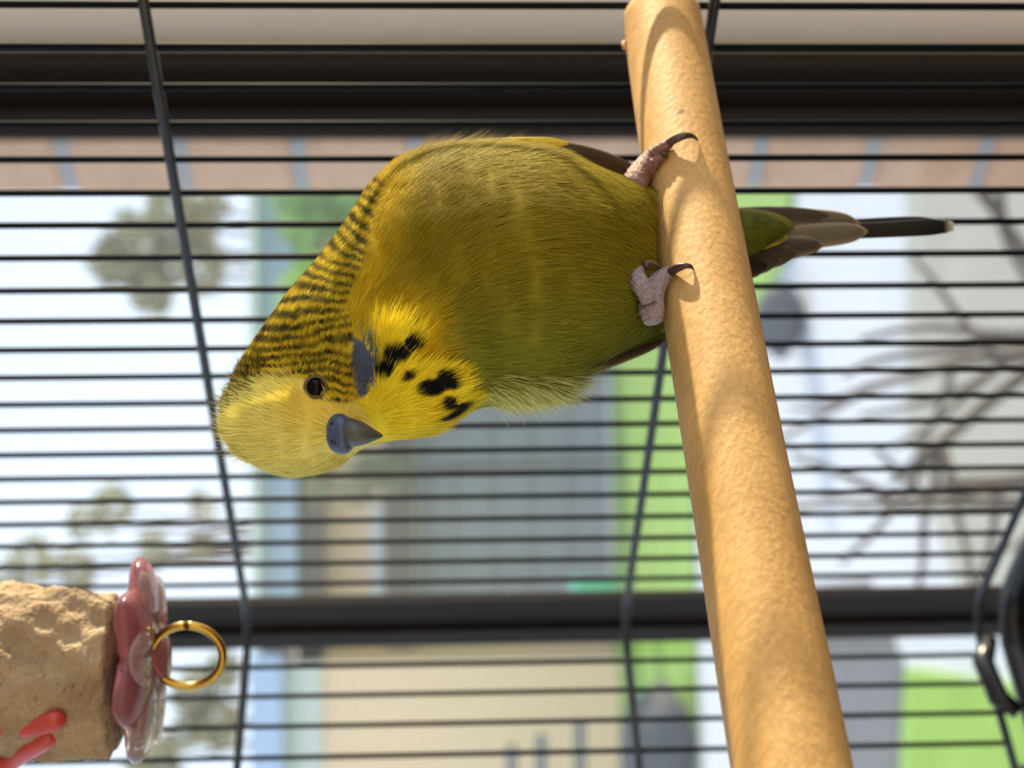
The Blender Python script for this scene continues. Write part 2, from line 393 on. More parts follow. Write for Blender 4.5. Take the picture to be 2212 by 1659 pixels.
# clips holding the wire panel to the rim along the window side
for k in range(6):
    q = CORNER-P*(.03+.055*k)-A*.006+Z*-.214
    tube('panel_clip', [q-P*.018, q-P*.012+Z*.006, q+P*.004+Z*.008, q+P*.014+Z*.003], [.003, .0042, .0042, .003], 8, cage, M['tray'])
# stand under the cage
st = tag(empty('side_table', (0.05, .35, FLOOR)), 'low wooden side table carrying the bird cage', 'table')
M['stand'] = mat('stand_wood', srgb(120, 86, 54), .5)
cc = CORNER-A*LA*.5-P*LB*.5
box('table_top', cc+A*.25+P*.21+Z*-.280, -A*.50, -P*.42, Z*.028, st, M['stand'], .004)
for sa in (-1, 1):
    for sp_ in (-1, 1):
        box('leg', cc+A*(.22*sa+.02)+P*(.18*sp_+.02)+Z*FLOOR, -A*.04, -P*.04, Z*(-.280-FLOOR), st, M['stand'])

# ------------------------------------------------------------------ perch
E0 = onplane(1427, 20, CORNER, P)
PR = .00995
wd = bpy.data.materials.new('pale_dowel_wood'); wd.use_nodes = True; nt = wd.node_tree; b = nt.nodes['Principled BSDF']
b.inputs['Roughness'].default_value = .62; b.inputs['Specular IOR Level'].default_value = .3
tc = nt.nodes.new('ShaderNodeTexCoord'); mp = nt.nodes.new('ShaderNodeMapping'); nt.links.new(tc.outputs['Object'], mp.inputs[0])
mp.inputs['Rotation'].default_value = (0, 0, TH-math.pi/2); mp.inputs['Scale'].default_value = (35, 900, 900)
n1 = nt.nodes.new('ShaderNodeTexNoise'); n1.inputs['Scale'].default_value = 1; n1.inputs['Detail'].default_value = 6; nt.links.new(mp.outputs[0], n1.inputs[0])
n2 = nt.nodes.new('ShaderNodeTexNoise'); n2.inputs['Scale'].default_value = 60; n2.inputs['Detail'].default_value = 3; nt.links.new(tc.outputs['Object'], n2.inputs[0])
mxn = nt.nodes.new('ShaderNodeMix'); mxn.inputs[0].default_value = .45; nt.links.new(n1.outputs[0], mxn.inputs[2]); nt.links.new(n2.outputs[0], mxn.inputs[3])
rp = nt.nodes.new('ShaderNodeValToRGB'); cr = rp.color_ramp; cr.elements[0].position = .30; cr.elements[1].position = .68
cr.elements[0].color = (*srgb(172, 132, 76), 1); cr.elements[1].color = (*srgb(204, 164, 102), 1)
nt.links.new(mxn.outputs[0], rp.inputs[0])
n3 = nt.nodes.new('ShaderNodeTexVoronoi'); n3.inputs['Scale'].default_value = 62; nt.links.new(tc.outputs['Object'], n3.inputs[0])
r3 = nt.nodes.new('ShaderNodeValToRGB'); r3.color_ramp.elements[0].position = .03; r3.color_ramp.elements[1].position = .09
r3.color_ramp.elements[0].color = (*srgb(150, 105, 50), 1); r3.color_ramp.elements[1].color = (1, 1, 1, 1); nt.links.new(n3.outputs['Distance'], r3.inputs[0])
ml = nt.nodes.new('ShaderNodeMix'); ml.data_type = 'RGBA'; ml.blend_type = 'MULTIPLY'; ml.inputs[0].default_value = .7
nt.links.new(rp.outputs[0], ml.inputs[6]); nt.links.new(r3.outputs[0], ml.inputs[7]); nt.links.new(ml.outputs[2], b.inputs['Base Color'])
bp = nt.nodes.new('ShaderNodeBump'); bp.inputs['Strength'].default_value = .6; bp.inputs['Distance'].default_value = .0006
nt.links.new(mxn.outputs[0], bp.inputs['Height']); nt.links.new(bp.outputs[0], b.inputs['Normal'])
perch = tag(empty('wooden_perch', tuple(E0-P*.1-Z*PR)), 'thick pale wooden dowel perch crossing the cage', 'perch')
vs, fs = [], []; seg = 64
rings = [(-.012, .0040, .0045), (-.011, .0055, .0042), (.0015, .0058, .0042), (.0018, .0084, .0008), (.004, PR, 0)]
ms = list(np.linspace(.006, .262, 90))
rings += [(m_, PR*(1+.008*math.sin(31*m_)+.006*math.sin(67*m_+1)), 0) for m_ in ms] + [(.264, PR*.93, 0)]
for (m_, r_, sh) in rings:
    c = E0-P*m_+A*sh+Z*(.0006*math.sin(13*m_))
    for k in range(seg):
        an = 2*math.pi*k/seg
        rk = r_*(1+.006*math.sin(3*an+20*m_))
        vs.append(c+rk*(math.cos(an)*Z+math.sin(an)*A))
n = len(rings)
for i in range(n-1):
    for k in range(seg): fs.append((i*seg+k, i*seg+(k+1) % seg, (i+1)*seg+(k+1) % seg, (i+1)*seg+k))
fs += [tuple(range(seg))[::-1], tuple((n-1)*seg+k for k in range(seg))]
mesh('dowel', vs, fs, perch, wd, True)
tube('splinter', [E0-P*.0135+Z*(PR-.0006), E0-P*.0145+Z*(PR+.0008), E0-P*.0165+Z*(PR+.0009), E0-P*.018+Z*(PR-.0004)], [.0006, .0007, .0006, .0002], 6, perch, wd)
def perch_hit(px, py, off=0.):
    """point of the perch surface seen at a pixel, pushed out by off"""
    r = ray(px, py); r_ = r/np.linalg.norm(r); c = E0
    d_ = r_-P*(r_@P); o_ = -c+P*(c@P)
    a_ = d_@d_; b_ = 2*(d_@o_); c_ = o_@o_-(PR+off)**2
    disc = b_*b_-4*a_*c_
    t = (-b_-math.sqrt(max(disc, 0)))/(2*a_); return r_*t
def perch_Y(py):
    k = (829.5-py)/FPX; m_ = (E0[0]-k*E0[1])/(P[0]-k*P[1]); return E0[1]-P[1]*m_

# ------------------------------------------------------------------ hanging toy
TY = .395
toy = tag(empty('hanging_toy', tuple(at(200, 1450, TY))), 'hanging toy: tan chew block, pink clear flower bead, brass ring', 'bird toy')
c_top = at(-60, 1462, TY); c_bot = at(262, 1452, TY)
mp_ = TY/FPX
vs, fs = [], []; NA, NZ = 96, 90
def wob(an, z):
    return (.045*math.sin(3*an+z*90)+.035*math.sin(5*an-z*170+1)+.022*math.sin(9*an+z*310+2)+.014*math.sin(14*an-z*500)
            + .030*math.sin(7*an+22*math.sin(an*2+z*60)*.2+z*220))
zs = np.linspace(0, 1, NZ)
for i, t in enumerate(zs):
    c = c_top*(1-t)+c_bot*t
    rad = (185*(1-t)+165*t)*mp_
    if t > .96: rad *= 1-.25*((t-.96)/.04)**2
    if i == 0 or i == NZ-1: rad *= .8
    for k in range(NA):
        an = 2*math.pi*k/NA
        r_ = rad*(1+wob(an, t*.036)+rng.normal()*.006)
        vs.append(c+r_*(math.cos(an)*np.array([1, 0, 0])+math.sin(an)*np.array([0, 1., 0])))
for i in range(NZ-1):
    for k in range(NA): fs.append((i*NA+k, i*NA+(k+1) % NA, (i+1)*NA+(k+1) % NA, (i+1)*NA+k))
fs += [tuple(range(NA)), tuple((NZ-1)*NA+k for k in range(NA))[::-1]]
M['chew'] = mat('tan_chew_block', srgb(172, 152, 122), .95, noise=(160, .25, (1, 1, .35)), col2=srgb(138, 114, 86), bump=(300, 1.0, .003))
mesh('chew_block', vs, fs, toy, M['chew'], True)
M['coral'] = mat('coral_ribbon', srgb(176, 58, 52), .35)
for (p0, p1, p2, wd_) in (((140, 1548), (60, 1568), (-60, 1560), 24), ((120, 1580), (50, 1622), (-60, 1690), 26), ((60, 1560), (10, 1580), (-60, 1600), 16)):
    pts = []
    for q in catmull([p0, p1, p2], 12):
        # ride on the surface of the block
        x_off = (1458-q[1])*mp_; rr_ = 182*mp_
        dy = math.sqrt(max(rr_**2-x_off**2, (rr_*.25)**2))
        r_ = at(q[0], q[1], TY); pts.append(r_ + np.array([0, -dy*.98, 0]) - ray(q[0], q[1])*0)
        pts[-1] = ray(q[0], q[1])*(TY-dy*1.09)
    tube('ribbon', pts, [wd_*mp_*f_ for f_ in ([.3, .8]+[1]*10)], 10, toy, M['coral'])
# flower bead: eight petals of pink / clear acrylic around a hub
M['pinkbead'] = mat('pink_acrylic', srgb(210, 140, 150), .12, Transmission_Weight=.75, IOR=1.3)
M['clearbead'] = mat('clear_acrylic', srgb(246, 226, 222), .05, Transmission_Weight=.85, IOR=1.35)
bc = at(298, 1425, TY)
def petal(an, length, width, th, mt, dz=0.):
    vs, fs = [], []; n, s_ = 14, 12
    dr = np.array([math.cos(an), math.sin(an), 0]); sd = np.array([-math.sin(an), math.cos(an), 0])
    for i in range(n):
        u = i/(n-1); w_ = width*math.sin(math.pi*min(.06+u*.92, .985))**.75; h_ = th*(.55+.45*math.sin(math.pi*u))*(1-.0*u)
        if i in (0, n-1): w_ *= .35; h_ *= .35
        c = bc+dr*(length*u)+Z*(dz-.0012*math.sin(math.pi*u))
        for k in range(s_):
            b_ = 2*math.pi*k/s_; vs.append(c+sd*w_*math.cos(b_)+Z*h_*math.sin(b_))
    for i in range(n-1):
        for k in range(s_): fs.append((i*s_+k, i*s_+(k+1) % s_, (i+1)*s_+(k+1) % s_, (i+1)*s_+k))
    fs += [tuple(range(s_)), tuple((n-1)*s_+k for k in range(s_))[::-1]]
    mesh('petal', vs, fs, toy, mt, True)
L_ = 218*mp_
for k in range(6):
    an = math.radians(-50+60*k)
    petal(an, L_, 98*mp_, 33*mp_, M['pinkbead'] if k in (0, 1, 5) else M['clearbead'])
for k in range(6):
    petal(math.radians(-20+60*k), L_*.96, 70*mp_, 16*mp_, M['clearbead'], -.0026)
tube('hub', [bc+Z*.0046, bc+Z*-.0075], [.006, .0052], 16, toy, M['pinkbead'])
M['brass'] = mat('brass', (.46, .29, .06), .2, metal=1)
rc_ = at(405, 1417, TY-.003); ra = 70*mp_; ang = math.radians(12)
e1 = np.array([math.cos(ang), -math.sin(ang), 0])
rg = [rc_+ra*(e1*math.cos(t)*.98+Z*math.sin(t)*1.06) for t in np.linspace(0, 2*math.pi, 49)]
tube('ring', rg, 9.5*mp_, 10, toy, M['brass'])
tube('bead_pin', [bc+Z*.004, rc_+Z*ra*.9], .0012, 8, toy, M['brass'])
hook = c_top.copy(); hook[2] = ZT-.002
tube('hanging_cord', [c_top-Z*.01, hook], .0011, 8, toy, M['brass'])

# ------------------------------------------------------------------ budgerigar
YP = perch_Y(560)-.004
bird = tag(empty('budgerigar', tuple(perch_hit(1425, 520, .001))), 'yellow-green budgerigar with barred nape gripping the wooden perch', 'bird')
# outline pairs (picture side towards the brick, other side), depth behind the perch axis, half depth, tilt of the section
SEC = [
 ((1700, 490), (1704, 500), .030, .001, .25),
 ((1650, 464), (1655, 534), .028, .006, .25),
 ((1570, 455), (1580, 578), .0265, .009, .3),
 ((1480, 430), (1490, 645), .0250, .0115, .35),
 ((1415, 405), (1428, 716), .0190, .0120, .35),
 ((1392, 398), (1406, 732), .0095, .0180, .28),
 ((1300, 362), (1312, 778), .0025, .0245, .28),
 ((1200, 321), (1212, 843), -.0003, .0270, .28),
 ((1100, 309), (1114, 866), -.001, .0276, .28),
 ((1000, 309), (1044, 880), -.0015, .0274, .28),
 ((920, 322), (1002, 895), -.002, .0264, .27),
 ((855, 348), (963, 918), -.003, .0250, .25),
 ((800, 395), (924, 938), -.004, .0236, .25),
 ((742, 482), (872, 948), -.0055, .0218, .2),
 ((687, 555), (817, 957), -.007, .0202, .15),
 ((627, 625), (775, 973), -.008, .0186, .12),
 ((572, 700), (743, 997), -.0085, .0172, .1),
 ((531, 760), (702, 1016), -.009, .0156, .1),
 ((502, 815), (645, 1028), -.009, .0134, .1),
 ((485, 872), (585, 1019), -.009, .0098, .1),
 ((487, 930), (530, 991), -.009, .0048, .1),
 ((498, 956), (508, 970), -.009, .0012, .1)]
K = np.array([[*l, *r, d_, h_, t_] for l, r, d_, h_, t_ in SEC])
NS, NP = 220, 150
KS = catmull(K, NS)
V = np.zeros((NS, NP, 3)); CEN = np.zeros((NS, 3))
for i, (lx, ly, rx, ry, dd, hd, tl) in enumerate(KS):
    Yc = YP+dd
    l0, r0 = at(lx, ly, Yc), at(rx, ry, Yc)
    hx = (l0[0]-r0[0])/2
    l1, r1 = at(lx, ly, Yc+hx*tl), at(rx, ry, Yc-hx*tl)
    c = (l1+r1)/2; h = (l1-r1)/2
    dv = ray((lx+rx)/2, (ly+ry)/2); dv /= np.linalg.norm(dv)
    CEN[i] = c
    for k in range(NP):
        an = 2*math.pi*k/NP
        V[i, k] = c+h*math.cos(an)+dv*(max(hd, .0005)*math.sin(an))
def inpoly(x, y, poly):
    c = np.zeros(x.shape, bool); n = len(poly); j = n-1
    for i in range(n):
        xi, yi = poly[i]; xj, yj = poly[j]
        t = ((yi > y) != (yj > y)) & (x < (xj-xi)*(y-yi)/(yj-yi+1e-9)+xi)
        c ^= t; j = i
    return c
def sdist(x, y, poly):
    d = np.full(x.shape, 1e9); n = len(poly)
    for i in range(n):
        a0 = np.array(poly[i], float); b1 = np.array(poly[(i+1) % n], float); e = b1-a0
        t = np.clip(((x-a0[0])*e[0]+(y-a0[1])*e[1])/(e@e), 0, 1)
        d = np.minimum(d, np.hypot(x-a0[0]-t*e[0], y-a0[1]-t*e[1]))
    return np.where(inpoly(x, y, poly), -d, d)
def sm(e0, e1, x):
    t = np.clip((x-e0)/(e1-e0), 0, 1); return t*t*(3-2*t)
FACE = [(440, 905), (475, 868), (520, 835), (570, 818), (625, 815), (668, 820), (690, 862), (735, 872), (772, 868), (800, 905), (830, 960), (790, 1000), (700, 1080), (500, 1080), (420, 1000)]
MASK = [(793, 700), (830, 682), (885, 692), (918, 712), (924, 748), (905, 780), (950, 785), (1000, 800), (1014, 830), (1008, 850), (1040, 862), (1012, 892), (965, 930), (860, 985), (770, 990), (745, 900), (768, 866), (800, 845), (806, 800), (790, 755)]
BARRED = [(420, 920), (440, 905), (475, 868), (520, 835), (570, 818), (625, 815), (668, 820), (690, 862), (735, 872), (768, 866), (766, 800), (764, 745), (760, 700), (745, 660), (770, 600), (792, 545), (800, 490), (812, 440), (826, 400), (800, 360), (700, 300), (400, 600)]
CHEEK = [(763, 728), (786, 740), (804, 766), (817, 798), (811, 830), (790, 854), (774, 858), (766, 825), (760, 780)]
SPOTS = [(858, 762, 28, 19, .1), (840, 752, 14, 7, -.3), (896, 739, 20, 18, .3), (831, 796, 20, 19, .5), (884, 812, 13, 11, -.4), (932, 838, 29, 18, 0), (970, 820, 27, 20, .5), (972, 871, 16, 15, -.3), (1001, 880, 21, 9, -.45), (978, 899, 26, 6, -.4)]
def fbm(x, y, s):
    v = 0
    for k, (a1, b1, c1) in enumerate(((1.0, .37, .3), (-.61, 1.13, 1.9), (1.7, -1.9, 4.1), (2.9, 2.3, .7), (-4.3, 3.7, 2.2), (6.1, 5.3, 5.0))):
        v = v+np.sin((a1*x+b1*y)/s+c1+1.7*np.sin((b1*x-a1*y)/s*.7+k))/(1.4**k)
    return v/2.6
def barphase(x, y):
    al = np.radians(-6+ 42*(1-sm(480, 720, y)) + 14*sm(650, 760, x)*sm(700, 780, y))
    s_ = (y-640)*np.cos(al)-(x-690)*np.sin(al)
    s_ = s_+8*fbm(x, y, 46)+4*fbm(x+90, y, 17)+ 26*((x-640)/150)**2*sm(600, 700, y)
    s_ = s_ - 14*sm(640, 770, x)*sm(690, 790, y)
    # spacing shrinks from the shoulder to the cheek
    return s_/24. + .00042*np.clip(s_, -260, 260)**2/24.*(s_ > 0)*1.6 + (s_ < 0)*s_*.0
C = {k: np.array(srgb(*v)) for k, v in dict(
    breast=(132, 116, 24), breast_sunlit=(172, 156, 34), green=(128, 132, 44), pale=(206, 210, 122), face=(238, 230, 136), gold=(232, 200, 50), mask=(246, 226, 52),
    bar=(32, 30, 16), olive=(190, 166, 36), spot=(20, 22, 24), cheek=(84, 98, 122)).items()}
def spotw(x, y):
    o_ = np.zeros(x.shape)
    for sx, sy, ra_, rb_, an in SPOTS:
        u_ = ((x-sx)*math.cos(an)+(y-sy)*math.sin(an))/ra_; v_ = (-(x-sx)*math.sin(an)+(y-sy)*math.cos(an))/rb_
        o_ = np.maximum(o_, sm(1.12, .98, np.hypot(u_, v_)+.05*fbm(x, y, 6)))
    return o_
def colour(Q, front, spots=True):
    x, y = project(Q.reshape(-1, 3)); front = front.reshape(-1)
    n = len(x); col = np.zeros((n, 3))
    mixc = lambda a_, b_, t: a_*(1-t[:, None])+b_*t[:, None]
    f1 = fbm(x, y, 60)
    col[:] = C['breast']
    col = mixc(col, C['breast_sunlit'], np.clip(sm(480, 320, y)*.35+.2*f1, 0, 1))  # sunlit side of the breast painted lighter, plus random mottling
    col = mixc(col, C['green'], sm(560, 800, y+.25*(x-1000)))  # greener opposite flank: daylight tint put into the feather colour
    col = mixc(col, C['green']*.55, sm(1420, 1540, x))
    col = mixc(col, C['pale'], sm(815, 880, y)*sm(1010, 1090, x)*sm(1340, 1250, x))
    # yellow collar between nape and breast
    dm = sdist(x, y, MASK); db = sdist(x, y, BARRED); df = sdist(x, y, FACE)
    col = mixc(col, C['olive']*np.array([1.1, 1.0, .6]), sm(95, 15, np.minimum(db, dm))*.75*(x < 960))
    # barred nape
    ph = barphase(x, y); fr = np.abs((ph % 1)-.5)*2
    wdt = .49+.16*fbm(x, y, 25)+.10*sm(760, 640, x)
    bar = sm(wdt+.10, wdt-.10, fr)*(.75+.25*sm(-.6, .2, fbm(x+40, y-70, 14)))
    inb = sm(6, -6, db)
    base = mixc(np.tile(C['olive'], (n, 1)), C['gold'], np.clip(.35+.4*f1, 0, 1))
    bc_ = mixc(base, C['bar'], np.clip(bar, 0, 1))
    col = mixc(col, bc_, inb)
    # back of the bird is barred all over
    back = sm(.1, .35, front)
    ph2 = (x*.8+y*.35)/34+.3*fbm(x, y, 40); bar2 = sm(.55, .35, np.abs((ph2 % 1)-.5)*2)
    bk = mixc(base, C['bar'], bar2*.85)
    col = mixc(col, bk, back*sm(1380, 1250, x))
    fr_ = 1-sm(.15, .45, front)
    # face
    fc = mixc(np.tile(C['face'], (n, 1)), C['gold'], np.clip(sm(150, 15, np.hypot(x-705, y-855))*.7+.25*sm(60, 0, np.hypot(x-742, y-1000))+.12*f1, 0, 1))
    col = mixc(col, fc, sm(7, -7, df)*np.maximum(fr_, .6))
    ms_ = mixc(np.tile(C['mask'], (n, 1)), C['gold'], np.clip(sm(60, 0, np.abs(dm))*.25+.3*fbm(x, y, 33)+.45*sm(820, 760, x), 0, 1))
    col = mixc(col, ms_, sm(6, -6, dm)*fr_*(1-sm(4, -8, df)*(x < 815)))
    col = mixc(col, C['cheek']*(.85+.0*x[:, None]), sm(3, -3, sdist(x, y, CHEEK))*fr_)
    if spots: col = mixc(col, C['spot'], spotw(x, y)*fr_)
    return col.reshape(*Q.shape[:-1], 3), x.reshape(Q.shape[:-1]), y.reshape(Q.shape[:-1])
AN = np.arange(NP)*2*np.pi/NP
FRONT = np.tile(np.sin(AN), (NS, 1))                       # -1 towards the viewer, +1 at the back
X2, Y2 = project(V.reshape(-1, 3)); X2 = X2.reshape(NS, NP); Y2 = Y2.reshape(NS, NP)
# relief: bib proud of the breast, brow, cheek, eye socket
fd = -np.tile(F, (NS, NP, 1)); nf = (FRONT < .1)
dm = sdist(X2.ravel(), Y2.ravel(), MASK).reshape(NS, NP); dfc = sdist(X2.ravel(), Y2.ravel(), FACE).reshape(NS, NP)
lift = .0030*sm(6, -26, dm)*sm(760, 860, X2) + .0016*sm(8, -60, dfc) + .0012*sm(60, 10, np.hypot(X2-735, Y2-790))
lift -= .0011*sm(34, 8, np.hypot(X2-684, Y2-838))
lift += .0022*sm(75, 20, np.hypot(X2-742, Y2-940))
lift += .0004*fbm(X2, Y2, 40)
edge = np.clip(-FRONT*2.2, 0, 1)
V += fd*(lift*edge*nf)[..., None]
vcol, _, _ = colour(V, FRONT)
vs = V.reshape(-1, 3); idx = np.arange(NS*NP).reshape(NS, NP); nx = np.roll(idx, -1, 1)
quads = np.stack([idx[:-1], nx[:-1], nx[1:], idx[1:]], -1).reshape(-1, 4)
fs = [tuple(q) for q in quads]+[tuple(idx[0])[::-1], tuple(idx[-1])]
PL = bpy.data.materials.new('plumage'); PL.use_nodes = True; nt = PL.node_tree; b = nt.nodes['Principled BSDF']
at_ = nt.nodes.new('ShaderNodeVertexColor'); at_.layer_name = 'tint'; nt.links.new(at_.outputs[0], b.inputs['Base Color'])
b.inputs['Roughness'].default_value = .65; b.inputs['Specular IOR Level'].default_value = .08
b.inputs['Sheen Weight'].default_value = 0; b.inputs['Sheen Roughness'].default_value = .5
tl_ = nt.nodes.new('ShaderNodeBsdfTranslucent'); nt.links.new(at_.outputs[0], tl_.inputs[0])
mx = nt.nodes.new('ShaderNodeMixShader'); mx.inputs[0].default_value = .22
nt.links.new(b.outputs[0], mx.inputs[1]); nt.links.new(tl_.outputs[0], mx.inputs[2]); nt.links.new(mx.outputs[0], nt.nodes['Material Output'].inputs[0])
def set_tint(me, cols):
    ca = me.color_attributes.new('tint', 'FLOAT_COLOR', 'POINT')
    ca.data.foreach_set('color', np.concatenate([cols.reshape(-1, 3), np.ones((cols.size//3, 1))], 1).astype(np.float32).ravel())
me = bpy.data.meshes.new('body'); me.from_pydata(vs.tolist(), [], fs); me.update(); set_tint(me, vcol)
body = link('body', me, bird, PL, True)
# --- plumage strands
Pv = vs[quads]; cr1 = np.cross(Pv[:, 2]-Pv[:, 0], Pv[:, 3]-Pv[:, 1]); ar = np.linalg.norm(cr1, axis=1)/2
FN = cr1/(2*ar[:, None]+1e-15)
cenf = Pv.mean(1); axis_c = np.repeat(((CEN[:-1]+CEN[1:])/2), NP, 0)
FN *= np.sign(((cenf-axis_c)*FN).sum(1))[:, None]
ffront = np.repeat(FRONT[:-1][None], 1, 0).reshape(-1)
fx, fy = project(cenf)
wgt = ar*np.where(ffront < .35, 1.0, .30)
wgt = wgt*np.where(np.hypot(fx-683, fy-838) < 30, 0, 1)*np.where((fx > 712) & (fx < 770) & (np.abs(fy-940) < 33) & (ffront < .2), 0, 1)
wgt = wgt*np.where(fx > 1600, .4, 1)*np.where((fx < 1010) & (fy > 0), 1.5, 1)
NST = 95000
fi = rng.choice(len(quads), NST, p=wgt/wgt.sum())
uv = rng.random((NST, 2)); q4 = Pv[fi]
root = (q4[:, 0]*((1-uv[:, 0])*(1-uv[:, 1]))[:, None]+q4[:, 1]*(uv[:, 0]*(1-uv[:, 1]))[:, None]+q4[:, 2]*(uv[:, 0]*uv[:, 1])[:, None]+q4[:, 3]*((1-uv[:, 0])*uv[:, 1])[:, None])
N_ = FN[fi]; fr0 = ffront[fi]
x, y = project(root)
dm = sdist(x, y, MASK); db = sdist(x, y, BARRED); dfc = sdist(x, y, FACE)
# lie of the feathers in the picture plane
gx = np.stack([x-690, y-840], 1); gx /= np.linalg.norm(gx, axis=1)[:, None]+1e-6
tt = sm(780, 1350, x)[:, None]
fl = gx*(1-tt)+np.array([1, .04])*tt
fl = fl+np.stack([0*x, 1.9*sm(800, 860, y)*sm(1010, 1080, x)*sm(1330, 1200, x)], 1)
mfl = np.stack([x-745, y-945], 1); mfl /= np.linalg.norm(mfl, axis=1)[:, None]+1e-6
fl = np.where((dm < 8)[:, None] & (x > 770)[:, None], mfl, fl)
eps = 2.0
g1 = np.stack([barphase(x+eps, y)-barphase(x-eps, y), barphase(x, y+eps)-barphase(x, y-eps)], 1); g1 /= np.linalg.norm(g1, axis=1)[:, None]+1e-9
fl = np.where((db < 0)[:, None], -g1+np.array([.35, 0]), fl)
ffl = np.stack([x-748, y-938], 1); ffl /= np.linalg.norm(ffl, axis=1)[:, None]+1e-6
fl = np.where((dfc < 0)[:, None] & (x < 760)[:, None], ffl, fl)
fl /= np.linalg.norm(fl, axis=1)[:, None]+1e-9
T_ = -U[None]*fl[:, :1]-R[None]*fl[:, 1:]
T_ = T_+rng.normal(size=T_.shape)*.10
T_ -= N_*(T_*N_).sum(1)[:, None]; T_ /= np.linalg.norm(T_, axis=1)[:, None]+1e-9
ln = np.where(dfc < 0, .0040, np.where(dm < 0, np.where(dm > -34, .0060, .0050), np.where(db < 0, .0030, .0052)))*rng.uniform(.6, 1.25, NST)
rimtop = sm(380, 320, y)*sm(760, 850, x)*sm(1250, 1050, x)
fluff = sm(800, 850, y)*sm(1010, 1080, x)*sm(1330, 1240, x)
ln = ln*(1+.9*fluff*rng.random(NST)+.3*rimtop)*np.where(x > 1480, .8, 1)
crown = (dfc < 40) & (dfc > -90) & (x < 560)
ln = np.where(crown, ln*1.15, ln)
wd0 = np.where(db < 0, .00016, .00015)*rng.uniform(.7, 1.3, NST)
lf = (rng.uniform(.0001, .00045, NST)+.0022*fluff*rng.random(NST)**1.5+np.where((dm < 4) & (dm > -26) & (x > 790), .0007, 0)*rng.random(NST)
      + np.where(crown, .0007, 0)*rng.random(NST) + .0006*rimtop*rng.random(NST)**2)
wisp = rng.random(NST) < np.maximum(.32*fluff, np.maximum(.045*rimtop, np.where(crown, .09, 0)))
lf = np.where(wisp, lf+rng.uniform(.0004, .0030, NST), lf); ln = np.where(wisp, ln*rng.uniform(1.0, 1.5, NST)*np.where(crown, .75, 1), ln)
B_ = np.cross(N_, T_)
S = [0, .35, .7, 1.0]; Wd = [1, .95, .65, 0]
pts = []
for s_, w_ in zip(S, Wd):
    c = root+T_*(ln*s_)[:, None]+N_*(-.0001+lf*s_**1.6 + .00012*s_*(1-s_))[:, None]
    if s_ < 1: pts += [c-B_*(wd0*w_)[:, None]/2, c+B_*(wd0*w_)[:, None]/2]
    else: pts.append(c)
ST = np.stack(pts, 1)                                        # strands x 7 x 3
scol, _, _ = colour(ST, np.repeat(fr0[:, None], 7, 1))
# feathers carry the colour of the place they grow from, bars and spots keep their crisp place
rcol, _, _ = colour(root, fr0, False)
keepb = ((db < 4) & (dm > 2) & (dfc > 2))[:, None, None]
inm = (dm < 2) & (dfc > -4)
scol = np.where(keepb, .85*scol+.15*rcol[:, None], .3*scol+.7*rcol[:, None])
sx_, sy_ = project(ST.reshape(-1, 3)); sw = spotw(sx_, sy_).reshape(NST, 7)*(fr0 < .2)[:, None]
mcol = rcol[:, None]*(1-sw[..., None])+C['spot']*sw[..., None]
scol = np.where(inm[:, None, None], mcol, scol)
wf_ = (wisp & (fluff > .05))[:, None, None]; scol = np.where(wf_, .35*scol+.65*np.array(srgb(226, 228, 160)), scol)
dk = (crown & (y < 905) & (dfc > -30) & (rng.random(NST) < .5))[:, None, None]; scol = np.where(dk, scol*.3, scol)
jit = rng.normal(1, .11, NST)[:, None, None]; scol = np.clip(scol*jit, 0, 1)
off = np.arange(NST)[:, None]*7
tri = np.array([(0, 1, 3), (0, 3, 2), (2, 3, 5), (2, 5, 4), (4, 5, 6)])
FS = (off[:, None, :]+tri[None]).reshape(-1, 3)
me = bpy.data.meshes.new('plumage')
me.vertices.add(NST*7); me.vertices.foreach_set('co', ST.astype(np.float32).ravel())
me.loops.add(len(FS)*3); me.loops.foreach_set('vertex_index', FS.astype(np.int32).ravel())
me.polygons.add(len(FS)); me.polygons.foreach_set('loop_start', np.arange(len(FS), dtype=np.int32)*3)
try: me.polygons.foreach_set('loop_total', np.full(len(FS), 3, np.int32))
except Exception: pass
me.update(calc_edges=True); me.validate(); set_tint(me, scol)
o = link('plumage', me, bird, PL, True); tag(o, 'fine yellow, green and black barred feathers', kind='stuff')
# --- surface lookup for eye and beak
def skin(px, py):
    k = np.argmin(np.where(FRONT.ravel() < .05, np.hypot(X2.ravel()-px, Y2.ravel()-py), 1e9)); return vs[k]
MM = lambda px_: px_*YP/FPX
def blobmesh(name, c, ax, ay, az, mt, parent, seg=24, shape=None):
    vv, ff = [], []; n, s_ = seg//2, seg
    for i in range(n+1):
        th = math.pi*i/n
        for k in range(s_):
            ph = 2*math.pi*k/s_; d_ = np.array([math.sin(th)*math.cos(ph), math.sin(th)*math.sin(ph), math.cos(th)])
            f_ = shape(d_) if shape else 1
            vv.append(c+(ax*d_[0]+ay*d_[1]+az*d_[2])*f_)
    for i in range(n):
        for k in range(s_): ff.append((i*s_+k, i*s_+(k+1) % s_, (i+1)*s_+(k+1) % s_, (i+1)*s_+k))
    return mesh(name, vv, ff, parent, mt, True)
IR, ID = -U, -R                                               # picture right and picture down in the world
M['eye'] = mat('black_eye', (.003, .002, .002), .08, spec=.12)
M['lid'] = mat('grey_pink_lid', srgb(92, 78, 58), .6, bump=(2600, .6, .0004))
M['cere'] = mat('blue_grey_cere', srgb(66, 82, 116), .34, noise=(900, .3), col2=srgb(46, 58, 88), bump=(1500, .25, .0003))
M['beak'] = mat('grey_green_beak', srgb(74, 77, 72), .42, noise=(500, .3), col2=srgb(62, 66, 68))
M['nostril'] = mat('dark_nostril', srgb(34, 32, 36), .7)
ec = skin(683, 838)-F*.0008
nrm_e = -F*.93+ID*-.10+IR*-.08
r_e = MM(17.5)
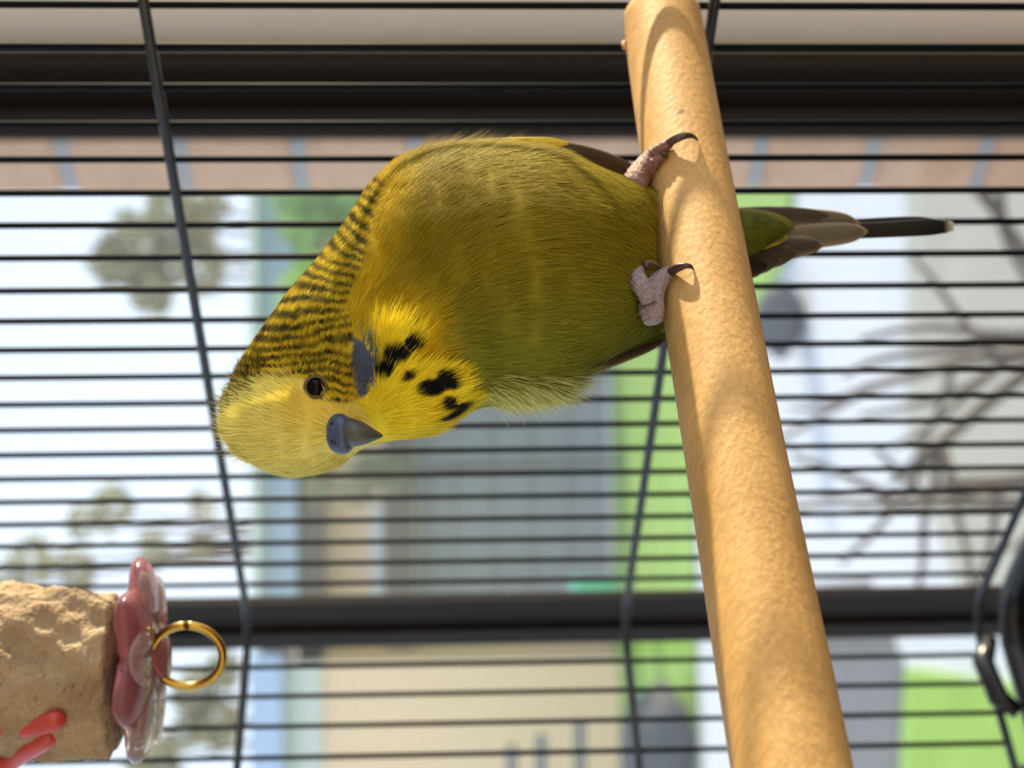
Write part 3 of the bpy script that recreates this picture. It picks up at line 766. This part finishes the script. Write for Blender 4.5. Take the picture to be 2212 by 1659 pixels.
eye = blobmesh('eye', ec, IR*r_e, ID*r_e, -F*r_e*.85, M['eye'], bird)
ring = []
for t in np.linspace(0, 2*math.pi, 41):
    ring.append(ec-F*(r_e*.36)+(IR*math.cos(t)*1.02+ID*math.sin(t)*1.02)*MM(20.5)+F*.0006*abs(math.sin(t))*.6)
tube('eye_ring', ring, MM(3.6), 10, bird, M['lid'])
# cere: two lobes with nostrils, on the forehead edge
cc0 = skin(742, 938)-F*.0022
def cere_shape(d_): return 1+.10*abs(d_[1])-.10*max(0, -d_[0])*(1-abs(d_[1]))+.05*math.sin(5*d_[0])*d_[2]
cere = blobmesh('cere', cc0, IR*MM(30)+ID*MM(3), ID*MM(37), -F*.0031, M['cere'], bird, 28, cere_shape)
for (nx_, ny_) in ((731, 953), (729, 917)):
    d0 = np.array([(nx_-742)/FPX*YP, (ny_-938)/FPX*YP])
    hgt = math.sqrt(max(0, 1-(d0[0]/MM(30))**2-(d0[1]/MM(37))**2))*.0031
    blobmesh('nostril', cc0+IR*d0[0]+ID*d0[1]-F*(hgt-.0001), IR*MM(6), ID*MM(5), -F*.0003, M['nostril'], cere, 12)
# upper beak: hooked blade over the bib
path = catmull([(744, 936, .0004, 31, .0026), (764, 935, .0014, 29, .0028), (780, 936, .0018, 25, .0025), (798, 938, .0015, 18, .0020), (812, 940, .0008, 10, .0014), (821, 941, .0002, 5, .0008), (825, 942, -.0002, 1.2, .0003)], 24)
vv, ff = [], []; s_ = 18
for (bxp, byp, dep, hw, hd) in path:
    c = cc0+IR*MM(bxp-742)+ID*MM(byp-938)-F*(dep-.0004)
    for k in range(s_):
        an = 2*math.pi*k/s_; ca, sa = math.cos(an), math.sin(an)
        vv.append(c+ID*MM(hw)*ca*(1-.25*max(0, sa))-F*hd*sa)
for i in range(len(path)-1):
    for k in range(s_): ff.append((i*s_+k, i*s_+(k+1) % s_, (i+1)*s_+(k+1) % s_, (i+1)*s_+k))
ff += [tuple(range(s_)), tuple((len(path)-1)*s_+k for k in range(s_))]
mesh('beak', vv, ff, bird, M['beak'], True)
# --- feet
M['skin_grey'] = mat('grey_scaly_skin', srgb(178, 168, 176), .55, noise=(1200, .25), col2=srgb(140, 122, 128), bump=(2200, .9, .0010))
M['skin_pink'] = mat('brown_pink_skin', srgb(146, 106, 98), .5, noise=(900, .25), col2=srgb(112, 74, 66), bump=(2000, .8, .0008))
M['claw'] = mat('dark_claw', srgb(72, 54, 46), .3)
def foot_pts(raw, n=None):
    pts, rad = [], []
    for (px, py, r_, off) in raw:
        Y_ = perch_Y(py)
        pts.append(perch_hit(px, py, off)); rad.append(r_*1.12*Y_/FPX)
    K_ = np.concatenate([np.array(pts), np.array(rad)[:, None]], 1); n = n or 7*(len(raw)-1)+1
    return catmull(K_, n)
def toe(foot, raw, claw, mt):
    k = foot_pts(raw); vv, ff = [], []
    rad = [r_*(1+.07*math.sin(i*2.1)) for i, r_ in enumerate(k[:, 3])]
    tube_vf(k[:, :3], rad, 14, vv, ff)
    # rounded ends
    t = mesh('toe', vv, ff, foot, mt, True)
    c = foot_pts(claw); vv, ff = [], []; tube_vf(c[:, :3], c[:, 3], 10, vv, ff)
    mesh('claw', vv, ff, foot, M['claw'], True)
f1_ = link('foot', bpy.data.meshes.new('foot'), bird)
COL.objects.unlink(f1_); bpy.data.objects.remove(f1_)
def footroot(name, px, py, rp_, mt):
    c = perch_hit(px, py, .005 if py > 500 else .006)
    return blobmesh(name, c, IR*MM(rp_), ID*MM(rp_*1.25), -F*MM(rp_), mt, bird, 18)
fa = footroot('foot', 1408, 668, 24, M['skin_grey'])
toe(fa, [(1412, 696, 18, .0045), (1408, 674, 24, .0050), (1406, 645, 24, .0050), (1414, 620, 22, .0040), (1430, 601, 18, .0024), (1446, 589, 13, .0012), (1452, 586, 8, .0010)],
    [(1444, 590, 9, .0014), (1462, 579, 8.5, .0021), (1480, 574, 6, .0022), (1492, 576, 4, .0014), (1499, 583, 1, .0002)], M['skin_grey'])
toe(fa, [(1402, 650, 16, .0070), (1390, 626, 17, .0090), (1379, 608, 17.5, .0098), (1374, 594, 15, .0094), (1382, 582, 11, .0084), (1390, 577, 8, .0078)],
    [(1386, 579, 9, .0080), (1398, 571, 7.5, .0078), (1412, 570, 5, .0060), (1428, 577, 1.2, .0030)], M['skin_grey'])
fb = footroot('foot', 1374, 410, 24, M['skin_pink'])
toe(fb, [(1364, 428, 20, .006), (1370, 402, 25, .0058), (1380, 374, 21, .0045), (1402, 344, 16, .0024), (1424, 324, 14, .0020), (1442, 312, 11, .0016), (1450, 308, 7, .0012)],
    [(1438, 314, 9, .0018), (1460, 300, 8, .0024), (1482, 293, 6.5, .0024), (1498, 295, 4, .0014), (1508, 304, 1, .0002)], M['skin_pink'])
toe(fb, [(1384, 404, 16, .0020), (1394, 378, 15, .0024), (1408, 356, 12, .0022), (1424, 342, 9, .0016), (1430, 338, 6, .0012)],
    [(1426, 340, 6, .0014), (1434, 333, 5, .0018), (1440, 335, 3, .0012), (1443, 341, 1, .0004)], M['skin_pink'])
# --- wing and tail feathers, each a blade with a raised shaft
def fmat(name, c1, c2, edge): 
    Mm = bpy.data.materials.new(name); Mm.use_nodes = True; nt = Mm.node_tree; b = nt.nodes['Principled BSDF']
    v_ = nt.nodes.new('ShaderNodeVertexColor'); v_.layer_name = 'tint'; nt.links.new(v_.outputs[0], b.inputs['Base Color'])
    b.inputs['Roughness'].default_value = .5; b.inputs['Specular IOR Level'].default_value = .3
    return Mm
M['vane'] = fmat('feather_vane', 0, 0, 0)
def feather(name, pts, half, c_in, c_edge, c_tip=None, Ys=None, cup=.25, face=None, ragged=0):
    """pts: picture points along the shaft; half: half widths in px; Ys: depth of each point"""
    Kf = np.array([[*p_, h_, y_] for p_, h_, y_ in zip(pts, half, Ys)]); n = 34; Kc = catmull(Kf, n); m_ = 11
    vv, cols = [], []
    P3 = np.array([at(a_, b_, y_) for a_, b_, _, y_ in Kc])
    for i in range(n):
        t = P3[min(i+1, n-1)]-P3[max(i-1, 0)]; t /= np.linalg.norm(t)
        nn = face if face is not None else -F
        sd = np.cross(t, nn); sd /= np.linalg.norm(sd); nn2 = np.cross(sd, t)
        hw = Kc[i, 2]*Kc[i, 3]/FPX
        for k in range(m_):
            v_ = (k/(m_-1)-.5)*2
            rg_ = 1+ragged*math.sin(i*3.7+k*2.1)*(i > n-6)
            vv.append(P3[i]+sd*hw*v_*rg_-nn2*hw*cup*v_*v_+nn2*(.00012 if k == m_//2 else 0))
            e_ = abs(v_)**4; c_ = np.array(c_in)*(1-e_)+np.array(c_edge)*e_
            u_ = i/(n-1)
            if u_ > .86: e2 = (u_-.86)/.14; c_ = c_*(1-e2)+np.array(c_tip if c_tip is not None else c_edge)*e2
            cols.append(c_)
    ff = [(i*m_+k, i*m_+k+1, (i+1)*m_+k+1, (i+1)*m_+k) for i in range(n-1) for k in range(m_-1)]
    o_ = mesh(name, vv, ff, bird, M['vane'], True); set_tint(o_.data, np.array(cols))
    sd_ = o_.modifiers.new('thickness', 'SOLIDIFY'); sd_.thickness = .00018; sd_.offset = 0
    return o_
BRN, GRY, PAL, BLK, GRN, YEL, WHT = (srgb(58, 48, 38), srgb(92, 82, 68), srgb(150, 134, 104), srgb(20, 17, 13), srgb(112, 108, 46), srgb(214, 188, 44), srgb(220, 212, 196))
yt = YP+.030
def tf(pts, half, ci, ce, ct=None, y0=0., y1=0., ragged=0):
    Ys = np.linspace(yt+y0, yt+y1, len(pts)); feather('tail_feather', pts, half, ci, ce, ct, Ys, ragged=ragged)
tf([(1500, 520), (1700, 503), (1880, 497), (2010, 490), (2060, 489)], [14, 17, 17, 18, 9], BLK, BLK, WHT, .006, .014, .25)
tf([(1500, 515), (1700, 500), (1860, 488), (1990, 482), (2046, 486)], [14, 17, 16, 14, 4], BLK, BLK, PAL, .0065, .0145, .25)
tf([(1500, 500), (1640, 478), (1740, 472), (1820, 475), (1858, 483)], [16, 22, 22, 16, 2], GRY, PAL, None, .005, .009)
tf([(1520, 470), (1620, 466), (1700, 464), (1770, 467), (1800, 474)], [16, 19, 18, 13, 2], BRN, GRY, None, .0045, .008)
tf([(1500, 530), (1640, 520), (1760, 509), (1840, 502), (1874, 500)], [18, 25, 27, 21, 3], GRY, PAL, None, .004, .008)
tf([(1520, 540), (1620, 538), (1700, 534), (1750, 530), (1782, 528)], [18, 26, 27, 19, 3], BRN, PAL, None, .003, .006)
tf([(1510, 555), (1600, 556), (1670, 552), (1702, 548), (1724, 547)], [18, 27, 26, 17, 3], BRN, GRY, None, .002, .0045)
tf([(1510, 570), (1580, 572), (1640, 568), (1668, 563), (1690, 560)], [18, 26, 24, 16, 3], BRN, GRY, None, .001, .0035)
tf([(1510, 585), (1570, 585), (1620, 580), (1646, 574), (1662, 571)], [18, 23, 22, 14, 3], BLK, GRY, None, .000, .0025)
tf([(1540, 480), (1600, 476), (1660, 480), (1700, 486), (1716, 490)], [24, 28, 24, 15, 3], GRN, GRN, None, -.004, .0035)
tf([(1540, 530), (1600, 522), (1650, 516), (1680, 515), (1700, 513)], [24, 26, 22, 12, 3], GRN, YEL, None, -.004, .003)
# folded wings: flight feathers along both flanks, with yellow coverts
def wf(pts, half, ci, ce, ct, y0, y1, name='wing_feather'):
    feather(name, pts, half, ci, ce, ct, np.linspace(YP+y0, YP+y1, len(pts)))
wf([(1080, 322), (1200, 322), (1290, 340), (1360, 368), (1420, 402)], [12, 17, 18, 15, 3], BRN, GRY, None, .013, .028)
wf([(1090, 330), (1210, 332), (1300, 352), (1370, 384), (1440, 420)], [14, 18, 20, 16, 3], BLK, PAL, None, .016, .032)
wf([(1100, 350), (1220, 350), (1320, 378), (1400, 412), (1480, 440)], [16, 20, 22, 18, 3], BLK, BRN, None, .022, .038)
wf([(1020, 318), (1080, 312), (1140, 308), (1190, 308), (1228, 309)], [13, 14, 12, 11, 4], YEL, YEL, YEL, .010, .0115)
wf([(960, 322), (1030, 314), (1090, 309), (1130, 309), (1160, 311)], [13, 13, 11, 9, 3], YEL, BRN, YEL, .009, .0105)
wf([(1180, 830), (1270, 795), (1340, 768), (1400, 746), (1450, 728)], [14, 17, 17, 14, 3], BRN, PAL, None, .004, .014)
wf([(1170, 820), (1270, 785), (1340, 758), (1410, 736), (1470, 712)], [14, 18, 18, 14, 3], BLK, BRN, None, .010, .020)
for k in range(5):
    wf([(980+20*k, 360+40*k), (1120+20*k, 380+30*k), (1280, 400+24*k), (1400+14*k, 430+16*k), (1500+20*k, 455+12*k)], [30, 36, 34, 24, 3], BRN, YEL, None, .0245+.0015*k, .040)
    wf([(1000+20*k, 800-42*k), (1130+20*k, 770-36*k), (1280, 730-28*k), (1400+14*k, 680-22*k), (1490+20*k, 620-16*k)], [30, 36, 34, 24, 3], BRN, YEL, None, .0165+.002*k, .036)
